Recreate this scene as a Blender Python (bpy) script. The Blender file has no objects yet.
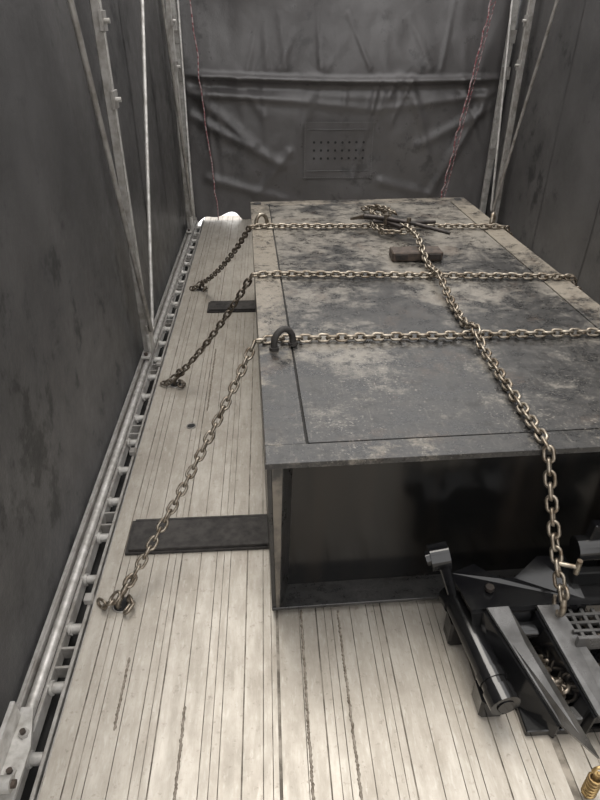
import bpy, math, random
from mathutils import Vector, Matrix, noise
random.seed(7)
S = bpy.context.scene
V = Vector

# ---------------------------------------------------------------- materials
def newmat(name):
    m = bpy.data.materials.new(name); m.use_nodes = True
    nt = m.node_tree; b = nt.nodes['Principled BSDF']
    return m, nt, b
def N(nt, t, **kw):
    n = nt.nodes.new(t)
    for k, v in kw.items():
        if k in n.inputs: n.inputs[k].default_value = v
        else: setattr(n, k, v)
    return n
def mix(nt, fac, a, b, blend='MIX'):
    n = nt.nodes.new('ShaderNodeMixRGB'); n.blend_type = blend
    for i, x in enumerate((fac, a, b)):
        if hasattr(x, 'links') or isinstance(x, bpy.types.NodeSocket): nt.links.new(x, n.inputs[i])
        else: n.inputs[i].default_value = x if i == 0 else (*x, 1)
    return n.outputs[0]
def nz(nt, scale, detail=5, rough=.6, stretch=(1,1,1), off=(0,0,0)):
    tc = N(nt, 'ShaderNodeTexCoord'); mp = N(nt, 'ShaderNodeMapping')
    mp.inputs['Scale'].default_value = stretch; mp.inputs['Location'].default_value = off
    nt.links.new(tc.outputs['Object'], mp.inputs[0])
    n = N(nt, 'ShaderNodeTexNoise'); n.inputs['Scale'].default_value = scale
    n.inputs['Detail'].default_value = detail; n.inputs['Roughness'].default_value = rough
    nt.links.new(mp.outputs[0], n.inputs[0]); return n.outputs[0]
def ramp(nt, sock, lo, hi, a=0., b=1.):
    n = N(nt, 'ShaderNodeMapRange'); n.inputs[1].default_value = lo; n.inputs[2].default_value = hi
    n.inputs[3].default_value = a; n.inputs[4].default_value = b
    nt.links.new(sock, n.inputs[0]); return n.outputs[0]
def math_(nt, op, a, b):
    n = N(nt, 'ShaderNodeMath'); n.operation = op
    for i, x in enumerate((a, b)):
        if isinstance(x, bpy.types.NodeSocket): nt.links.new(x, n.inputs[i])
        else: n.inputs[i].default_value = x
    return n.outputs[0]
def bump(nt, b, h, strength=.3, dist=.01):
    n = N(nt, 'ShaderNodeBump'); n.inputs['Strength'].default_value = strength; n.inputs['Distance'].default_value = dist
    nt.links.new(h, n.inputs['Height']); nt.links.new(n.outputs[0], b.inputs['Normal'])
def simple(name, col, rough, metal=0., col2=None, sc=20, rv=.1, bs=.15, lo=.4, hi=.65):
    m, nt, b = newmat(name)
    n = nz(nt, sc, 8)
    c = mix(nt, ramp(nt, n, lo, hi), col, col2 or tuple(x*.6 for x in col))
    nt.links.new(c, b.inputs['Base Color'])
    b.inputs['Metallic'].default_value = metal
    nt.links.new(ramp(nt, n, .3, .7, rough-rv, rough+rv), b.inputs['Roughness'])
    if bs: bump(nt, b, n, bs, .003)
    return m

M = {}
M['alu'] = simple('aluminium_profile', (.36,.345,.325), .42, .4, (.20,.185,.165), 14)
M['aluL'] = simple('aluminium_clean', (.52,.505,.48), .4, .4, (.33,.315,.29), 25)
M['rubber'] = simple('black_rubber', (.034,.030,.027), .7, 0, (.018,.016,.015), 30)
M['blackgloss'] = simple('black_gloss_paint', (.005,.005,.006), .13, 0, (.010,.010,.010), 9, .06, .08)
M['steelgrey'] = simple('worn_grey_steel', (.14,.138,.135), .28, .5, (.06,.058,.056), 10)
M['rust'] = simple('rusty_steel', (.075,.055,.042), .6, .3, (.035,.028,.024), 40)
M['lever'] = simple('dark_steel_lever', (.045,.036,.032), .5, .5, (.022,.020,.018), 40)
M['brass'] = simple('brass', (.36,.25,.11), .4, .8, (.18,.12,.06), 30)
M['chain'] = simple('chain_steel', (.31,.275,.225), .36, .75, (.12,.09,.062), 45)
M['chaindark'] = simple('chain_dark', (.19,.165,.135), .36, .75, (.085,.066,.049), 45)
M['dark'] = simple('dark_void', (.010,.010,.010), .8, 0, (.014,.013,.012), 30)
M['dirt'] = simple('groove_dirt', (.105,.09,.072), .85, 0, (.29,.26,.22), 12, lo=.42, hi=.58)
M['bead'] = simple('dried_dirt_bead', (.26,.23,.19), .8, 0, (.11,.088,.065), 60)
M['rope'] = simple('red_white_rope', (.18,.05,.055), .8, 0, (.34,.27,.27), 60, lo=.47, hi=.53)
M['cord'] = simple('grey_cord', (.20,.195,.19), .8, 0, (.14,.14,.14), 60)

# aluminium deck
m, nt, b = newmat('deck_aluminium')
st = nz(nt, 4, 10, .7, (7,1.4,1)); st2 = nz(nt, 5, 8, .7, (2.5,.8,1), (3,1,0)); sp = nz(nt, 45, 8, .7); bl = nz(nt, 2.6, 9, .72, off=(5,2,0)); fs_ = nz(nt, 90, 3, .6, (1,.25,1))
c = mix(nt, ramp(nt, st, .38, .66), (.335,.306,.262), (.445,.413,.365))
c = mix(nt, ramp(nt, st2, .50, .68, 0, .5), c, (.245,.213,.173))
c = mix(nt, ramp(nt, bl, .46, .64, 0, .6), c, (.255,.226,.188))
c = mix(nt, ramp(nt, fs_, .55, .75, 0, .5), c, (.51,.485,.44))
c = mix(nt, ramp(nt, sp, .58, .70, 0, .55), c, (.14,.112,.085))
nt.links.new(c, b.inputs['Base Color']); b.inputs['Metallic'].default_value = .25
nt.links.new(ramp(nt, st, .3, .7, .50, .32), b.inputs['Roughness']); bump(nt, b, st, .2, .003)
M['deck'] = m

# tarps
def tarp(name, c0, c1, c2, rough, stretch=(1,1,1)):
    m, nt, b = newmat(name)
    a = nz(nt, 1.3, 8, .65, stretch); d = nz(nt, 9, 8, .7, stretch, (4,3,2)); e = nz(nt, 2.6, 5, .6, (1,1,.7), (8,1,3))
    fine = nz(nt, 260, 2, .5)
    c = mix(nt, ramp(nt, a, .38, .68), c0, c1)
    c = mix(nt, ramp(nt, math_(nt, 'MULTIPLY', e, d), .30, .35, 0, .85), c, c2)
    nt.links.new(c, b.inputs['Base Color'])
    nt.links.new(ramp(nt, d, .3, .7, rough-.08, rough+.12), b.inputs['Roughness'])
    bump(nt, b, math_(nt, 'ADD', a, math_(nt, 'MULTIPLY', fine, .05)), .5, .03)
    return m
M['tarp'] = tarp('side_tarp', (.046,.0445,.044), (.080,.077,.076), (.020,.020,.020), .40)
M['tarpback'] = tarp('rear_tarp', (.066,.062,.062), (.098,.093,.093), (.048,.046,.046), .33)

# crate paint
def paint(name, tanlvl, lo, hi, speck=.8, ylo=-.02):
    m, nt, b = newmat(name)
    big = nz(nt, 2.6, 8, .65, (1,.8,1)); mid = nz(nt, 9, 13, .85, (1,1.3,1), (2,5,1)); sp = nz(nt, 120, 5, .7); hs = nz(nt, 22, 9, .8, (1,1,1), (1,9,1))
    scr = nz(nt, 14, 8, .7, (5,.5,1), (3,3,3)); ru = nz(nt, 5, 9, .75, (1,1,1), (11,2,4))
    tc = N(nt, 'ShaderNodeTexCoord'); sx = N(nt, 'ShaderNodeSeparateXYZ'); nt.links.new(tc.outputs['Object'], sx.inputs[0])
    yy = ramp(nt, sx.outputs[1], .0, 2.0, ylo, .040)  # rises rearward: lid's bright reflection painted in as extra dust colour
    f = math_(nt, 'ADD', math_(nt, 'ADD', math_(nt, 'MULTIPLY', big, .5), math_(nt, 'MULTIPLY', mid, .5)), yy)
    dust_sheen = ramp(nt, f, lo, hi, 0, .95)
    c = mix(nt, ramp(nt, mid, .4, .6), (.014,.014,.014), (.044,.042,.040))
    c = mix(nt, dust_sheen, c, tanlvl)
    c = mix(nt, ramp(nt, ru, .55, .68, 0, .55 if speck>.2 else .2), c, (.075,.050,.034))
    c = mix(nt, ramp(nt, scr, .58, .68, 0, .45 if speck>.2 else .1), c, (.13,.12,.105))
    c = mix(nt, ramp(nt, hs, .53, .60, 0, .85), c, (.012,.011,.010))
    spk = math_(nt, 'MULTIPLY', ramp(nt, sp, .58, .64, 0, speck), ramp(nt, big, .40, .55, .2, 1))
    c = mix(nt, spk, c, (.27,.25,.22))
    nt.links.new(c, b.inputs['Base Color'])
    nt.links.new(ramp(nt, mid, .35, .65, .20, .46), b.inputs['Roughness'])
    bump(nt, b, mid, .2, .004)
    return m
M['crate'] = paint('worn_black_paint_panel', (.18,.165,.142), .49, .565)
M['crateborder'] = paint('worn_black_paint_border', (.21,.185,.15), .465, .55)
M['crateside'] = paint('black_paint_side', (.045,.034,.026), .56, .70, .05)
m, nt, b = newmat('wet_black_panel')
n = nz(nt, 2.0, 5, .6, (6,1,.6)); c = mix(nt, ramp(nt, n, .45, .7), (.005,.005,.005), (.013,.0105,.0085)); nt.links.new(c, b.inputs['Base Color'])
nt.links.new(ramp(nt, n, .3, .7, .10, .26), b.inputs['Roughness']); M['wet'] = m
M['cratetan'] = simple('bare_worn_edge', (.15,.13,.105), .5, 0, (.04,.037,.033), 16)

# ---------------------------------------------------------------- mesh builder
class B:
    def __init__(s, name, T=None):
        s.name=name; s.v=[]; s.f=[]; s.mi=[]; s.sm=[]; s.mats=[]; s.T=T
    def idx(s, m):
        if m not in s.mats: s.mats.append(m)
        return s.mats.index(m)
    def add(s, vs, fs, mat, smooth=False):
        o=len(s.v); s.v+= [V(x) for x in vs]; k=s.idx(mat)
        for f in fs: s.f.append([o+i for i in f]); s.mi.append(k); s.sm.append(smooth)
    def box(s, lo, hi, mat, R=None, c=None):
        x0,y0,z0=lo; x1,y1,z1=hi
        e=min(x1-x0,y1-y0,z1-z0)*.12
        vs=[]; ids={}
        for ix,x in ((0,x0),(1,x1)):
            for iy,y in ((0,y0),(1,y1)):
                for iz,z in ((0,z0),(1,z1)):
                    sx=1 if ix==0 else -1; sy=1 if iy==0 else -1; sz=1 if iz==0 else -1
                    for ax in range(3):
                        p=[x,y,z]
                        if ax!=0: p[0]+=sx*e
                        if ax!=1: p[1]+=sy*e
                        if ax!=2: p[2]+=sz*e
                        ids[(ix,iy,iz,ax)]=len(vs); vs.append(V(p))
        fs=[]
        for ax in range(3):
            o=[i for i in range(3) if i!=ax]
            for sd in (0,1):
                q=[]
                for a,b_ in ((0,0),(1,0),(1,1),(0,1)):
                    k=[0,0,0]; k[ax]=sd; k[o[0]]=a; k[o[1]]=b_; q.append(ids[(*k,ax)])
                fs.append(q)
        for ax in range(3):
            o=[i for i in range(3) if i!=ax]
            for a in (0,1):
                for b_ in (0,1):
                    k0=[0,0,0]; k0[o[0]]=a; k0[o[1]]=b_; k1=list(k0); k1[ax]=1
                    fs.append([ids[(*k0,o[0])],ids[(*k1,o[0])],ids[(*k1,o[1])],ids[(*k0,o[1])]])
        for ix in (0,1):
            for iy in (0,1):
                for iz in (0,1): fs.append([ids[(ix,iy,iz,a)] for a in range(3)])
        if R is not None:
            c=V(c); vs=[c+R@(p) for p in vs]
        s.add(vs,fs,mat)
    def bar(s, p0, p1, w, h, mat, up=V((0,0,1))):
        p0=V(p0);p1=V(p1);d=(p1-p0);L=d.length;d.normalize()
        up=V(up); x=d.cross(up)
        if x.length<1e-4: x=d.cross(V((1,0,0)))
        x.normalize(); z=x.cross(d)
        R=Matrix((x,d,z)).transposed()
        s.box((-w/2,0,-h/2),(w/2,L,h/2),mat,R,p0)
    def tube(s, pts, r, mat, n=10, closed=False, caps=True):
        pts=[V(p) for p in pts]; K=len(pts); rs=r if isinstance(r,(list,tuple)) else [r]*K
        vs=[];fs=[]; prev=None
        for i,p in enumerate(pts):
            if closed: t=pts[(i+1)%K]-pts[i-1]
            else: t=pts[min(i+1,K-1)]-pts[max(i-1,0)]
            t.normalize()
            if prev is None:
                a=V((0,0,1)) if abs(t.z)<.9 else V((1,0,0)); x=t.cross(a).normalized()
            else:
                x=prev-t*prev.dot(t); x.normalize()
            prev=x; y=t.cross(x)
            for k in range(n):
                a=2*math.pi*k/n; vs.append(p+(x*math.cos(a)+y*math.sin(a))*rs[i])
        R_=K if closed else K-1
        for i in range(R_):
            for k in range(n):
                j=(i+1)%K; fs.append([i*n+k,i*n+(k+1)%n,j*n+(k+1)%n,j*n+k])
        s.add(vs,fs,mat,True)
        if caps and not closed:
            s.add(vs[:n],[list(range(n))[::-1]],mat); s.add(vs[-n:],[list(range(n))],mat)
    def plate(s, pts, th, mat):
        pts=[V(p) for p in pts]; nrm=(pts[1]-pts[0]).cross(pts[2]-pts[0]).normalized()*th/2
        n=len(pts); vs=[p+nrm for p in pts]+[p-nrm for p in pts]
        fs=[list(range(n)),list(range(2*n-1,n-1,-1))]+[[i,i+n,(i+1)%n+n,(i+1)%n] for i in range(n)]
        s.add(vs,fs,mat)
    def grid(s, fn, nu, nv, mat):
        vs=[fn(i/nu,j/nv) for j in range(nv+1) for i in range(nu+1)]
        fs=[[j*(nu+1)+i,j*(nu+1)+i+1,(j+1)*(nu+1)+i+1,(j+1)*(nu+1)+i] for j in range(nv) for i in range(nu)]
        s.add(vs,fs,mat,True)
    def link(s, c, t, nrm, mat, p=.031, d=.0105, w=.0235):
        t=V(t).normalized(); x=V(nrm); x=(x-t*x.dot(t)).normalized()
        hs=(p+d-w)/2; r=w/2; pts=[]
        for k in range(7):
            a=-math.pi/2+math.pi*k/6; pts.append(V(c)+t*(hs+r*math.cos(a))+x*(r*math.sin(a)))
        for k in range(7):
            a=math.pi/2+math.pi*k/6; pts.append(V(c)+t*(-hs+r*math.cos(a))+x*(r*math.sin(a)))
        s.tube(pts,d/2,mat,7,closed=True)
    def done(s, parent=None):
        me=bpy.data.meshes.new(s.name)
        me.from_pydata([tuple(p) for p in s.v],[],s.f)
        for m in s.mats: me.materials.append(M[m])
        for i,p in enumerate(me.polygons): p.material_index=s.mi[i]; p.use_smooth=s.sm[i]
        me.update()
        import bmesh
        bm=bmesh.new(); bm.from_mesh(me); bmesh.ops.recalc_face_normals(bm,faces=bm.faces); bm.to_mesh(me); bm.free()
        o=bpy.data.objects.new(s.name,me); S.collection.objects.link(o)
        if s.T is not None: o.matrix_world=s.T
        if parent: o.parent=parent
        return o

# ---------------------------------------------------------------- dimensions
XL, XR = -.56, 1.83
WL, WR = -.695, 1.965
YB, Y0 = 5.45, -1.6
WH = 2.35

# ---------------------------------------------------------------- floor
b_=B('floor')
x=XL; prof=[]; i=0
pat=[.052,.046,.056,.050,.044,.062]
slots={10:.008, 23:.020}
while x<XR-.001:
    pitch=pat[i%6]
    x1=min(x+pitch,XR); g=slots.get(i,.0038 if i%4==0 else .0022); d=.0045
    prof.append((x,0,'deck'))
    if i%3==1:
        prof.append((x+pitch*.5-.0010,0,'deck')); prof.append((x+pitch*.5,-.0012,'dirt')); prof.append((x+pitch*.5+.0010,0,'dirt'))
    prof.append((x1-g,0,'deck')); prof.append((x1-g,-d,'dirt')); prof.append((x1,-d,'dirt')); prof.append((x1,0,'dirt'))
    x=x1; i+=1
ys=[Y0+(YB+.1-Y0)*k/12 for k in range(13)]
vs=[];fs={'deck':[],'dirt':[]}
for yv in ys:
    for px,pz,_ in prof: vs.append((px,yv,pz))
n=len(prof)
for j in range(12):
    for k in range(n-1):
        mt='deck' if prof[k+1][2]=='deck' and abs(prof[k][1]-prof[k+1][1])<1e-6 else 'dirt'
        fs[mt].append([j*n+k,j*n+k+1,(j+1)*n+k+1,(j+1)*n+k])
b_.add(vs,fs['deck'],'deck')
k=b_.idx('dirt')
for f in fs['dirt']: b_.f.append(f); b_.mi.append(k); b_.sm.append(False)
b_.box((XL-.004,Y0,-.06),(XL,YB+.1,.001),'alu')
for bx,y0,y1 in ((.066,.3,1.17),(.176,.3,1.17),(-.42,.85,1.05),(-.30,2.3,2.9),(-.25,.6,.9)):
    yv=y0
    while yv<y1:
        L=random.uniform(.008,.022)
        b_.tube([(bx+random.uniform(-.0015,.0015),yv,.000),(bx+random.uniform(-.0015,.0015),yv+L*.5,.0012),(bx,yv+L,.000)],[.0022,.0042,.0022],'bead',6)
        yv+=L*.85
for (hx,hy) in ((-.36,2.18),(-.475,1.235),(-.470,2.54),(-.455,3.76),(1.76,1.3),(1.76,2.4),(1.76,3.5)):
    r=.019 if hx==-.36 else .028
    cs=[(hx+r*math.cos(a*math.pi/10),hy+r*math.sin(a*math.pi/10),.0015) for a in range(20)]
    b_.add([(hx,hy,.0012)]+cs,[[0,1+a,1+(a+1)%20] for a in range(20)],'dark')
    b_.tube(cs,.003,'alu',6,closed=True)
b_.done()

# ---------------------------------------------------------------- side rails
def rail(name, sgn, xe):
    b=B(name); X=lambda d: xe+sgn*d
    def bx(d0,d1,z0,z1,mat,y0=Y0,y1=YB):
        a,c=sorted((X(d0),X(d1))); b.box((a,y0,z0),(c,y1,z1),mat)
    bx(.004,.128,-.085,-.075,'dark')
    bx(.010,.020,-.050,.002,'alu')
    bx(.060,.072,-.050,-.004,'alu')
    b.tube([(X(.083),Y0,.008),(X(.083),YB,.008)],.0145,'aluL',14)
    bx(.100,.108,-.06,.030,'alu')
    bx(.108,.128,-.005,.004,'aluL')
    y=-1.42; k=0
    while y<YB-.1:
        b.tube([(X(.018),y,-.018),(X(.066),y,-.018)],.015,'aluL',12)
        b.tube([(X(.050),y,-.018),(X(.058),y,-.018)],.020,'aluL',12)
        if k%3==1:
            bx(.012,.07,-.05,-.006,'alu',y+.05,y+.058); bx(.012,.07,-.05,-.006,'alu',y+.11,y+.118)
        if k%4==2:
            a,c=sorted((X(.004),X(.03))); b.box((a,y+.07,.0),(c,y+.10,.022),'alu')
        y+=.185; k+=1
    return b.done()
rail('trim_side_rail_left',-1,XL)
rail('trim_side_rail_right',1,XR)

b=B('track_roller_bracket')
b.plate([(-.655,.50,.034),(-.60,.55,.034),(-.60,.80,.034),(-.625,.90,.034),(-.655,.90,.034)],.010,'aluL')
b.box((-.660,.55,.03),(-.648,.88,.10),'aluL')
for yy in (.62,.74,.83):
    b.tube([(-.625,yy,.036),(-.625,yy,.048)],.013,'alu',6); b.tube([(-.625,yy,.048),(-.625,yy,.056)],.007,'rust',10)
b.tube([(-.652,.70,.075),(-.60,.70,.075)],.018,'aluL',16)
b.tube([(-.600,.70,.075),(-.592,.70,.075)],.010,'rust',6)
b.done()

# ---------------------------------------------------------------- tarps
def sidewall(name, xw, sgn):
    b=B(name)
    def fn(u,v):
        y=Y0+(YB-Y0+.02)*u; z=-.09+(WH+.09)*v
        w=.012*math.sin(y*2.3+z*.8)+.010*noise.noise(V((y*1.2,z*.9,3*sgn)))+.006*noise.noise(V((y*5,z*1.5,7)))
        for yb in (.1,2.84,5.0): w+=.010*math.exp(-((y-yb)/.08)**2)
        w*=min(1,max(0,(z-.03)*4))
        return V((xw+sgn*(.001+abs(w)*.9),y,z))
    b.grid(fn,150,50,'tarp')
    for ys in (3.55,4.3):
        b.grid(lambda u,v: fn((ys-Y0+.03*u)/(YB-Y0+.02),.06+.94*v)-V((sgn*.0025,0,0)),2,50,'tarp')
    return b.done()
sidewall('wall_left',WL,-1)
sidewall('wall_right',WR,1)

b=B('wall_back')
def seg(px,pz,ax,az,bx,bz):
    d=V((bx-ax,bz-az)); p=V((px-ax,pz-az)); t=max(0,min(1,p.dot(d)/d.dot(d))); return (p-d*t).length,t
random.seed(3)
folds=[]
for k in range(22):
    x0=random.uniform(-.6,1.9); folds.append((x0,1.10,x0+random.uniform(-.25,.25),random.uniform(.3,.85),random.uniform(.006,.020),random.uniform(.015,.05)))
for k in range(16):
    x0=random.uniform(-.6,1.9); folds.append((x0,1.18,x0+random.uniform(-.2,.2),random.uniform(1.3,1.7),random.uniform(.004,.014),random.uniform(.015,.05)))
folds+= [(-.62,1.05,-.1,.62,.045,.04),(-.62,.85,.15,.45,.04,.04),(-.6,1.0,.35,.95,.025,.03),(1.9,.9,1.3,.6,.035,.045),(-.5,.35,.2,.15,.025,.04),(1.85,1.0,1.45,.2,.035,.04),(-.55,1.02,.9,.88,.02,.03),(1.8,.98,.9,.88,.022,.03),(1.0,.3,1.6,.15,.02,.04),(.2,.55,-.1,.2,.02,.035)]
def bfn(u,v):
    x=WL+(WR-WL)*u
    zlow=-.09+.155*math.exp(-((x+.41)/.21)**4)*(.90+.18*math.sin(x*17))
    z=zlow+(2.35-zlow)*v
    zb=1.14-.035*(x+.6)/2.5-.03*math.sin(math.pi*min(1,max(0,(x+.65)/2.55)))
    w=.055*noise.noise(V((x*1.1,z*1.3,1)))+.014*noise.noise(V((x*4,z*3,5)))+.004*noise.noise(V((x*10,z*7,9)))
    for ax,az,bx,bz,h,wd in folds:
        d,t=seg(x,z,ax,az,bx,bz)
        if d<wd*3: w+=h*(1-.6*t)*math.exp(-(d/wd)**2)
    w+=.05*math.exp(-((z-zb)/.022)**2)
    w-=.02*math.exp(-((z-zb+.07)/.03)**2)
    edge=min(1,u*12,(1-u)*12)
    return V((x,YB-.02-w*edge,z))
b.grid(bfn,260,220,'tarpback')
b.done()

b=B('rear_tarp_vent_patch')
def pfn(u,v):
    x=.32+.60*u; z=.335+.46*v
    p=bfn((x-WL)/(WR-WL),(z+.09)/(2.44))
    return V((p.x,p.y-.010,z))
b.grid(pfn,40,32,'tarpback')
for k in range(30):
    u=k/29
    for v in (0.02,.98):
        p=pfn(u,v); b.box((p.x-.005,p.y-.005,p.z-.0015),(p.x+.005,p.y-.002,p.z+.0015),'cord')
    for u2 in (.02,.98):
        p=pfn(u2,u); b.box((p.x-.0015,p.y-.005,p.z-.005),(p.x+.0015,p.y-.002,p.z+.005),'cord')
for r in range(3):
    for c in range(8):
        p=pfn(.15+.1*c,.36+.14*r); b.tube([(p.x,p.y-.004,p.z),(p.x,p.y+.001,p.z)],.010,'dark',10)
for v in (.14,.86):
    b.tube([pfn(.05+.9*t/10,v)-V((0,.003,0)) for t in range(11)],.004,'tarpback',6)
b.done()

def wig(p0,p1,n,amp,sd):
    random.seed(sd); p0=V(p0);p1=V(p1)
    return [p0.lerp(p1,i/n)+V((random.uniform(-amp,amp),random.uniform(-amp,0),0)) for i in range(n+1)]
b=B('tarp_lacing_rope'); b.tube(wig((-.54,5.30,1.9),(-.43,5.30,.03),24,.010,2),.005,'rope',8); b.done()
b=B('tarp_lacing_rope.001'); b.tube(wig((1.76,5.30,1.95),(1.50,5.30,.10),36,.010,4),.006,'rope',8)
for k in range(26):
    p=V((1.76,5.30,1.95)).lerp(V((1.50,5.30,.10)),k/26); b.tube([p,p+V((.04,.0,.03)),p+V((.022,-.005,-.035))],.0038,'rope',6)
b.done()

# ---------------------------------------------------------------- bows with scissor linkage
def bow(name, y):
    b=B(name)
    for sgn,x in ((-1,WL+.050),(1,WR-.055)):
        t=-sgn
        b.box((x-.017,y-.032,.045),(x+.017,y+.032,2.30),'alu')
        b.box((x+t*.017-.002,y-.008,.05),(x+t*.017+.003,y+.008,2.25),'aluL')
        b.box((x-.024,y-.09,.032),(x+.024,y+.09,.045),'aluL')
        b.box((x+t*.015-.004,y-.05,.045),(x+t*.015+.010,y+.05,.15),'aluL')
        for q in (-.07,.07): b.tube([(x,y+q,.045),(x,y+q,.058)],.010,'rust',6)
        xi=x+t*.034
        b.tube([(xi,y-.02,.16),(xi,y-.50,1.56),(xi,y-.62,1.92)],.011,'alu',10)
        b.tube([(xi,y+.02,.16),(xi,y+(.90 if y<4 else .30),1.60),(xi,y+(1.06 if y<4 else .33),1.9)],.010,'aluL',10)
        for z in (.16,1.22,1.5):
            b.box((x+t*.016-.004,y-.045,z-.035),(x+t*.016+.008,y+.045,z+.035),'alu')
            b.tube([(x+t*.02,y,z),(x+t*.045,y,z)],.010,'aluL',10)
    b.tube([(WL+.05,y,2.30),(.0,y,2.38),(.63,y,2.40),(1.3,y,2.38),(WR-.05,y,2.30)],.025,'alu',10)
    return b.done()
bow('conestoga_bow',2.84); bow('conestoga_bow.001',5.0); bow('conestoga_bow.002',.1)

for nm,x in (('rear_corner_post',WL+.035),('rear_corner_post.001',WR-.04)):
    b=B(nm)
    b.box((x-.025,5.34,-.0),(x+.025,5.385,2.3),'aluL')
    for z in (.5,1.1,1.35): b.box((x-.034,5.325,z),(x+.034,5.345,z+.09),'alu')
    b.done()

# ---------------------------------------------------------------- steel box
ROT=math.radians(1.8); O=V((-.020,1.170,0))
T=Matrix.Translation(O)@Matrix.Rotation(ROT,4,'Z')
def BL(u,v,z): return T@V((u,v,z))
W,L,H,Z0=1.31,2.535,.578,.0225
b=B('black_steel_road_box',T)
th=.012
b.box((0,0,Z0),(W,L,Z0+th),'crateside')
b.box((0,0.004,Z0+th),(th,L,H-th),'crateside')
b.box((W-th,0.004,Z0+th),(W,L,H-th),'crateside')
b.box((th,L-th,Z0+th),(W-th,L,H-th),'crateside')
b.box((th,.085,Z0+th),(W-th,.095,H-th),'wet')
b.plate([(.040,.006,H-th),(.012,.006,H-th),(.012,.006,Z0+th),(.022,.006,Z0+th)],.008,'cratetan')
b.plate([(.040,.006,H-th),(.022,.006,Z0+th),(.05,.085,Z0+th),(.07,.085,H-th)],.006,'crateside')
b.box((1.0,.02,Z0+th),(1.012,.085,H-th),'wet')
bw=.105; bf=.072
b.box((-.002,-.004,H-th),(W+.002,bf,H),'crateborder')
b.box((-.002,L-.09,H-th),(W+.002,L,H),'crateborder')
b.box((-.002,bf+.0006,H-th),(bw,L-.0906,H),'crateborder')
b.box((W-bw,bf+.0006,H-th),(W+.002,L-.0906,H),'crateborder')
g=.006
b.box((bw,bf,H-th),(W-bw,L-.09,H-.008),'dark')
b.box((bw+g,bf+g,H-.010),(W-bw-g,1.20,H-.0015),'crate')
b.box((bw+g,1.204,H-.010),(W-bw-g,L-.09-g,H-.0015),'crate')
b.box((-.004,-.006,H-.016),(W+.004,-.001,H+.001),'crateborder')
b.box((.02,L-.07,H),(.06,L-.03,H+.003),'dark'); b.box((W-.07,L-.07,H),(W-.03,L-.03,H+.003),'dark')
b.done()

def mat(name,x0,x1,y0,y1,rot):
    R=Matrix.Rotation(rot,4,'Z'); b=B(name,Matrix.Translation(V((x0,(y0+y1)/2,0)))@R)
    w=(y1-y0)
    b.box((0,-w/2,.0),(x1-x0,w/2,.0105),'rubber')
    b.box((.012,-w/2+.006,.0105),(x1-x0,w/2-.016,.0215),'rubber')
    b.box((.012,w/2-.012,.0105),(x1-x0,w/2-.002,.018),'rubber')
    b.done()
mat('rubber_dunnage_mat',-.505,1.2,1.435,1.59,0.008)
mat('rubber_dunnage_mat.001',-.385,1.2,3.385,3.53,0.0)

# ---------------------------------------------------------------- chains
def span(p0,p1,sag,n=30):
    p0=V(p0);p1=V(p1); return [p0.lerp(p1,i/n)-V((0,0,sag*4*(i/n)*(1-i/n))) for i in range(n+1)]
def chain(b, path, mat, roll=math.radians(45), p=.031, jit=.12, sd=1, d=.0098, w=.0235):
    random.seed(sd)
    pts=[path[0]]
    for q in path[1:]:
        if (q-pts[-1]).length>1e-5: pts.append(q)
    cum=[0]
    for i in range(1,len(pts)): cum.append(cum[-1]+(pts[i]-pts[i-1]).length)
    def at(s):
        s=max(0,min(cum[-1],s))
        for i in range(1,len(cum)):
            if s<=cum[i]:
                t=(s-cum[i-1])/(cum[i]-cum[i-1]); return pts[i-1].lerp(pts[i],t)
        return pts[-1]
    s=p/2; k=0
    while s<cum[-1]:
        a=at(s-p/2);c=at(s+p/2); t=(c-a).normalized(); mid=(a+c)/2
        up=V((0,0,1))
        if abs(t.z)>.95: up=V((0,1,0))
        up=(up-t*up.dot(t)).normalized()
        ang=roll+(math.pi/2 if k%2 else 0)+random.uniform(-jit,jit)
        nrm=Matrix.Rotation(ang,3,t)@up
        b.link(mid,t,nrm,mat,p,d,w); s+=p; k+=1
def hook(b, at, dirv, mat, sc=1.):
    at=V(at); d=V(dirv).normalized(); u=V((0,0,1)); u=(u-d*u.dot(d)).normalized(); pts=[];rs=[]
    for k in range(12):
        a=math.pi*1.15*k/11
        pts.append(at+(-d*(.028*math.sin(a))+u*(.026*math.cos(a)-.026))*sc); rs.append((.0095-.004*k/11)*sc)
    b.tube([at+d*.045*sc,at+d*.02*sc]+pts,[.008*sc,.009*sc]+rs,mat,10)
    ring=[at+d*.055*sc+(d*math.cos(a)*.016+u*math.sin(a)*.016)*sc for a in [2*math.pi*i/14 for i in range(14)]]
    b.tube(ring,.006*sc,mat,8,closed=True)

zt=H+.0155
def tie(name, hookL, vL, vR, hookR, sag, mats, sd):
    b=B(name)
    e0=BL(-.014,vL,H+.010); e1=BL(.05,vL,zt); e2=BL(W-.05,vR,zt); e3=BL(W+.016,vR,H+.008)
    hL=V(hookL); hR=V(hookR)
    chain(b,span(hL+V((.01,0,.045)),e0,sag),mats[0],roll=.5,sd=sd,jit=.25)
    n=60
    top=[e0,e1]+[e1.lerp(e2,i/n)+V((0,.004*noise.noise(V((i*.35,sd,0))),0)) for i in range(1,n+1)]+[e3]
    chain(b,top,mats[1],sd=sd+5)
    chain(b,span(e3,hR+V((0,0,.04)),sag),mats[0],roll=.5,sd=sd+9,jit=.2)
    for h,e,s_ in ((hL,e0,1),(hR,e3,-1)):
        dv=(e-h); dv.normalize()
        hook(b,h+V((0,0,.028)),dv,mats[0],1.0)
        loop=[h+V((s_*(.025+.012*math.sin(a)),-.015+.022*math.cos(a),.018+.008*math.sin(2*a))) for a in [i*.5 for i in range(8)]]
        chain(b,loop,mats[0],roll=.3,jit=.9,sd=sd+20)
        chain(b,[h+V((0,0,.05)),h+V((-s_*.035,-.02,.018)),h+V((-s_*.065,.005,.012))],mats[0],roll=.9,jit=.6,sd=sd+21)
    return b.done()
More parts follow.
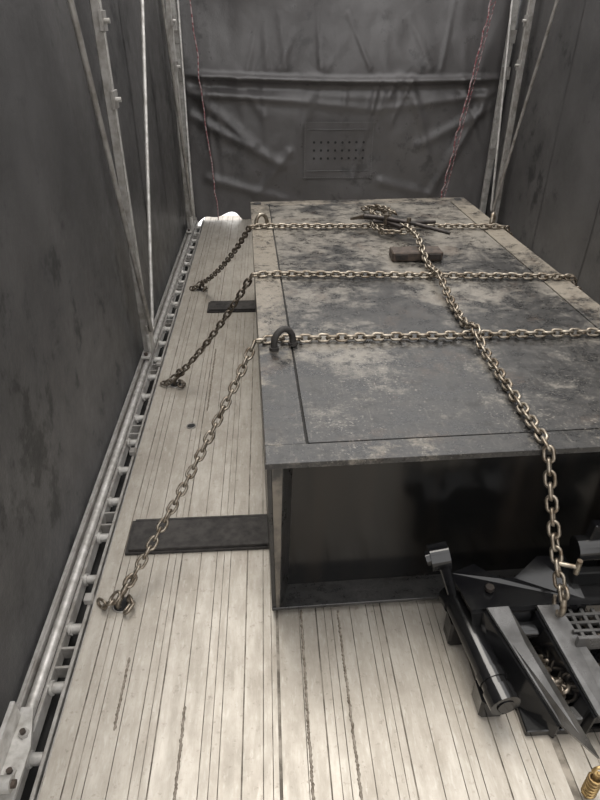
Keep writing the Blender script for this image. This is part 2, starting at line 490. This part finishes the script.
tie('tie_down_chain',(-.478,1.235,0),.65,.605,(1.76,1.3,0),.030,('chain','chain'),1)
tie('tie_down_chain.001',(-.470,2.54,0),1.27,1.135,(1.76,2.4,0),.03,('chaindark','chain'),2)
tie('tie_down_chain.002',(-.455,3.76,0),1.97,1.865,(1.76,3.5,0),.04,('chaindark','chain'),3)

def lug(name,u,v,ang,R,mat,r=.012,tall=1.2):
    b=B(name); c=BL(u,v,H); d=V((math.cos(ang),math.sin(ang),0))
    pts=[c+d*(R*math.cos(a))+V((0,0,.018+tall*R*math.sin(a))) for a in [math.pi*i/14 for i in range(15)]]
    pts=[c+d*R+V((0,0,.004))]+pts+[c-d*R+V((0,0,.004))]
    b.tube(pts,r,mat,12)
    for s_ in (1,-1):
        q=c+d*R*s_; b.tube([q+V((0,0,.001)),q+V((0,0,.012))],r*1.45,mat,12)
    b.done()
lug('lifting_lug',.080,.615,math.radians(28),.036,'rubber',.011,1.35)
lug('lifting_lug.001',.050,2.005,math.radians(25),.032,'chain',.010,1.5)
lug('lifting_lug.002',W-.045,1.915,math.radians(60),.032,'chain',.010,1.5)

b=B('load_binder_chain')
pts=[V((.60,3.47,zt)),V((.57,3.30,zt+.01)),V((.64,3.10,zt+.035)),V((.685,2.90,zt+.05)),V((.69,2.72,zt+.062)),V((.69,2.58,zt+.03)),V((.692,2.48,zt+.004)),V((.69,2.30,zt+.035)),V((.69,2.1,zt))]
pts+=[V((.69+.004*math.sin(y*9),y,zt)) for y in [2.0,1.9]]+[V((.69,1.815,zt+.032)),V((.69,1.72,zt+.002)),V((.69,1.45,zt)),V((.69,1.24,zt)),V((.692,1.182,zt-.004)),V((.695,1.163,H-.03))]
pts+=span((.695,1.163,H-.03),(.712,.965,.262),.012,20)[1:]
chain(b,pts,'chain',sd=11,jit=.2,w=.0245,p=.032)
chain(b,[V((.60,3.47,zt)),V((.63,3.36,zt+.02)),V((.66,3.22,zt+.01)),V((.60,3.14,zt+.03)),V((.66,3.02,zt+.04))],'chain',sd=12,jit=.6)
chain(b,[V((.54,3.45,zt)),V((.60,3.38,zt+.03)),V((.64,3.28,zt+.045)),V((.67,3.16,zt+.05))],'chain',sd=13,jit=.6)
chain(b,[V((.53,3.08,zt+.02)),V((.57,2.97,zt+.01)),V((.68,2.90,zt+.03))],'chain',sd=14,jit=.6)
hook(b,(.712,.955,.25),(0,.3,1),'chain',.9)
b.tube([(.708,1.02,.345),(.745,1.00,.352)],.006,'chain',8); b.tube([(.745,1.00,.375),(.745,1.00,.33)],.007,'chain',8)
b.done()

b=B('lever_chain_binder')
zl=zt+.052
b.tube([(.50,3.10,zl),(.60,3.03,zl+.008),(.72,2.95,zl+.004),(.885,2.86,zl-.02)],[.014,.012,.010,.009],'lever',10)
b.tube([(.54,3.06,zl-.012),(.68,3.02,zl-.012),(.86,3.06,zl-.022)],[.012,.011,.009],'lever',10)
b.bar((.56,3.12,zl-.012),(.66,2.93,zl-.01),.024,.018,'lever')
b.tube([(.60,3.03,zl-.02),(.60,3.03,zl+.03)],.013,'chaindark',12)
b.tube([(.70,2.962,zl-.02),(.70,2.962,zl+.03)],.011,'chaindark',12)
b.tube([(.44,3.17,zl-.03),(.47,3.13,zl-.012),(.50,3.10,zl)],[.007,.009,.014],'chaindark',10)
b.done()
b=B('rusty_steel_block')
b.box((.555,2.595,H+.0005),(.785,2.685,H+.044),'rust')
b.box((.570,2.589,H+.012),(.625,2.597,H+.036),'lever'); b.box((.72,2.589,H+.012),(.775,2.597,H+.036),'lever')
b.done()

# ---------------------------------------------------------------- black hitch attachment
b=B('black_steel_tow_attachment')
b.tube([(.494,1.11,.125),(.500,1.07,.125),(.535,.82,.105)],.034,'blackgloss',28)
b.tube([(.4985,1.085,.125),(.4925,1.125,.126)],.040,'blackgloss',28)
b.tube([(.526,.885,.110),(.530,.86,.108)],.0375,'blackgloss',28)
b.tube([(.533,.84,.106),(.539,.80,.104)],.039,'blackgloss',28)
b.tube([(.539,.80,.104),(.5395,.797,.104)],.022,'blackgloss',20)
b.bar((.492,1.115,.13),(.440,1.125,.285),.030,.055,'blackgloss',(0,1,0))
b.tube([(.412,1.125,.270),(.462,1.125,.280)],.036,'blackgloss',24)
b.tube([(.402,1.125,.267),(.414,1.125,.271)],.020,'blackgloss',20)
b.box((.498,.83,.0),(.560,.90,.075),'blackgloss')
b.box((.475,1.04,.0),(.530,1.10,.095),'blackgloss')
b.plate([(.475,1.12,.205),(.545,1.14,.215),(.600,1.085,.215),(.640,1.085,.215),(.72,1.14,.235),(.80,1.14,.235),(.80,1.00,.215),(.64,1.0,.205),(.60,1.0,.205),(.50,1.0,.200)],.018,'blackgloss')
b.plate([(.50,1.0,.200),(.80,1.0,.215),(.80,.99,.02),(.53,.99,.02)],.014,'blackgloss')
b.plate([(.534,.992,.222),(.590,.994,.222),(.728,.690,.060),(.672,.770,.060)],.012,'steelgrey')
b.plate([(.532,.992,.210),(.670,.772,.055),(.670,.772,.004),(.560,.900,.004),(.530,.985,.04)],.010,'blackgloss')
b.plate([(.663,.990,.225),(.718,.990,.225),(.862,.680,.070),(.805,.675,.060),(.748,.768,.105)],.012,'steelgrey')
b.plate([(.663,.985,.212),(.748,.766,.095),(.745,.768,.02),(.665,.985,.02)],.010,'blackgloss')
b.box((.60,.78,.0),(1.15,.985,.022),'blackgloss')
b.bar((.675,.80,.045),(1.15,.815,.045),.035,.030,'steelgrey')
b.tube([(.60,.975,.15),(1.15,.975,.15)],.022,'blackgloss',18)
b.box((.735,.99,.215),(1.15,1.06,.225),'blackgloss')
b.box((.735,.895,.17),(1.15,.905,.215),'steelgrey')
for k in range(14): b.box((.750+.030*k,.905,.195),(.760+.030*k,.99,.207),'steelgrey')
for k in range(3): b.box((.735,.920+.024*k,.197),(1.15,.928+.024*k,.209),'steelgrey')
b.box((.735,.90,.10),(1.15,.99,.108),'blackgloss')
b.box((.78,1.05,.225),(1.15,1.075,.27),'blackgloss')
b.tube([(.80,1.11,.30),(1.15,1.100,.33)],.034,'blackgloss',20)
b.bar((.84,1.11,.24),(.86,1.12,.38),.05,.03,'blackgloss',(0,1,0))
b.bar((.90,.93,.22),(1.05,.70,.07),.06,.012,'steelgrey')
for p in ((.56,1.05,.222),(.77,1.11,.244)):
    b.tube([p,V(p)+V((0,0,.012))],.012,'lever',6)
b.done()
b=B('loose_chain_pile')
random.seed(21)
def rl(c,mt='chain'):
    t=V((random.gauss(0,1),random.gauss(0,1),random.gauss(0,.4))); n_=V((random.gauss(0,1),random.gauss(0,1),random.gauss(0,1)))
    b.link(c,t,n_,mt,.034,.0105,.026)
for k in range(150): rl(V((random.uniform(.62,1.0),random.uniform(.84,.96),random.uniform(.038,.10))),'chaindark')
for k in range(30): rl(V((random.uniform(.755,1.1),random.uniform(.915,.985),random.uniform(.125,.175))),'chaindark')
b.done()
b=B('brass_snap_hook')
c=V((.690,.640,.05)); pts=[]
for k in range(60):
    a=k*.63; pts.append(c+V((.013*math.cos(a),.013*math.sin(a),-.036+.0012*k)))
b.tube(pts,.0038,'brass',8)
b.tube([c+V((0,0,-.048)),c+V((0,0,.05))],.007,'brass',10)
b.tube([c+V((0,0,.05))+V((.014*math.sin(a),0,.014-.014*math.cos(a))) for a in [i*.4 for i in range(13)]],.004,'brass',8)
b.done()

# ---------------------------------------------------------------- camera, light
cam=bpy.data.cameras.new('cam'); co=bpy.data.objects.new('camera',cam); S.collection.objects.link(co)
co.location=(0,0,1.5); co.rotation_euler=(math.radians(90-32.3),0,math.radians(-3.06))
cam.sensor_fit='HORIZONTAL'; cam.sensor_width=36; cam.lens=36; cam.clip_start=.02
S.camera=co
w=bpy.data.worlds.new('World'); S.world=w; w.use_nodes=True
bg=w.node_tree.nodes['Background']; bg.inputs[0].default_value=(1.0,.985,.975,1); bg.inputs[1].default_value=2.35
sl=bpy.data.lights.new('soft_sun','SUN'); sl.energy=2.3; sl.angle=math.radians(35); sl.color=(1,.94,.85)
so=bpy.data.objects.new('soft_sun',sl); S.collection.objects.link(so)
so.rotation_euler=V((.18,-.30,-1)).to_track_quat('-Z','Y').to_euler()
S.view_settings.view_transform='Standard'
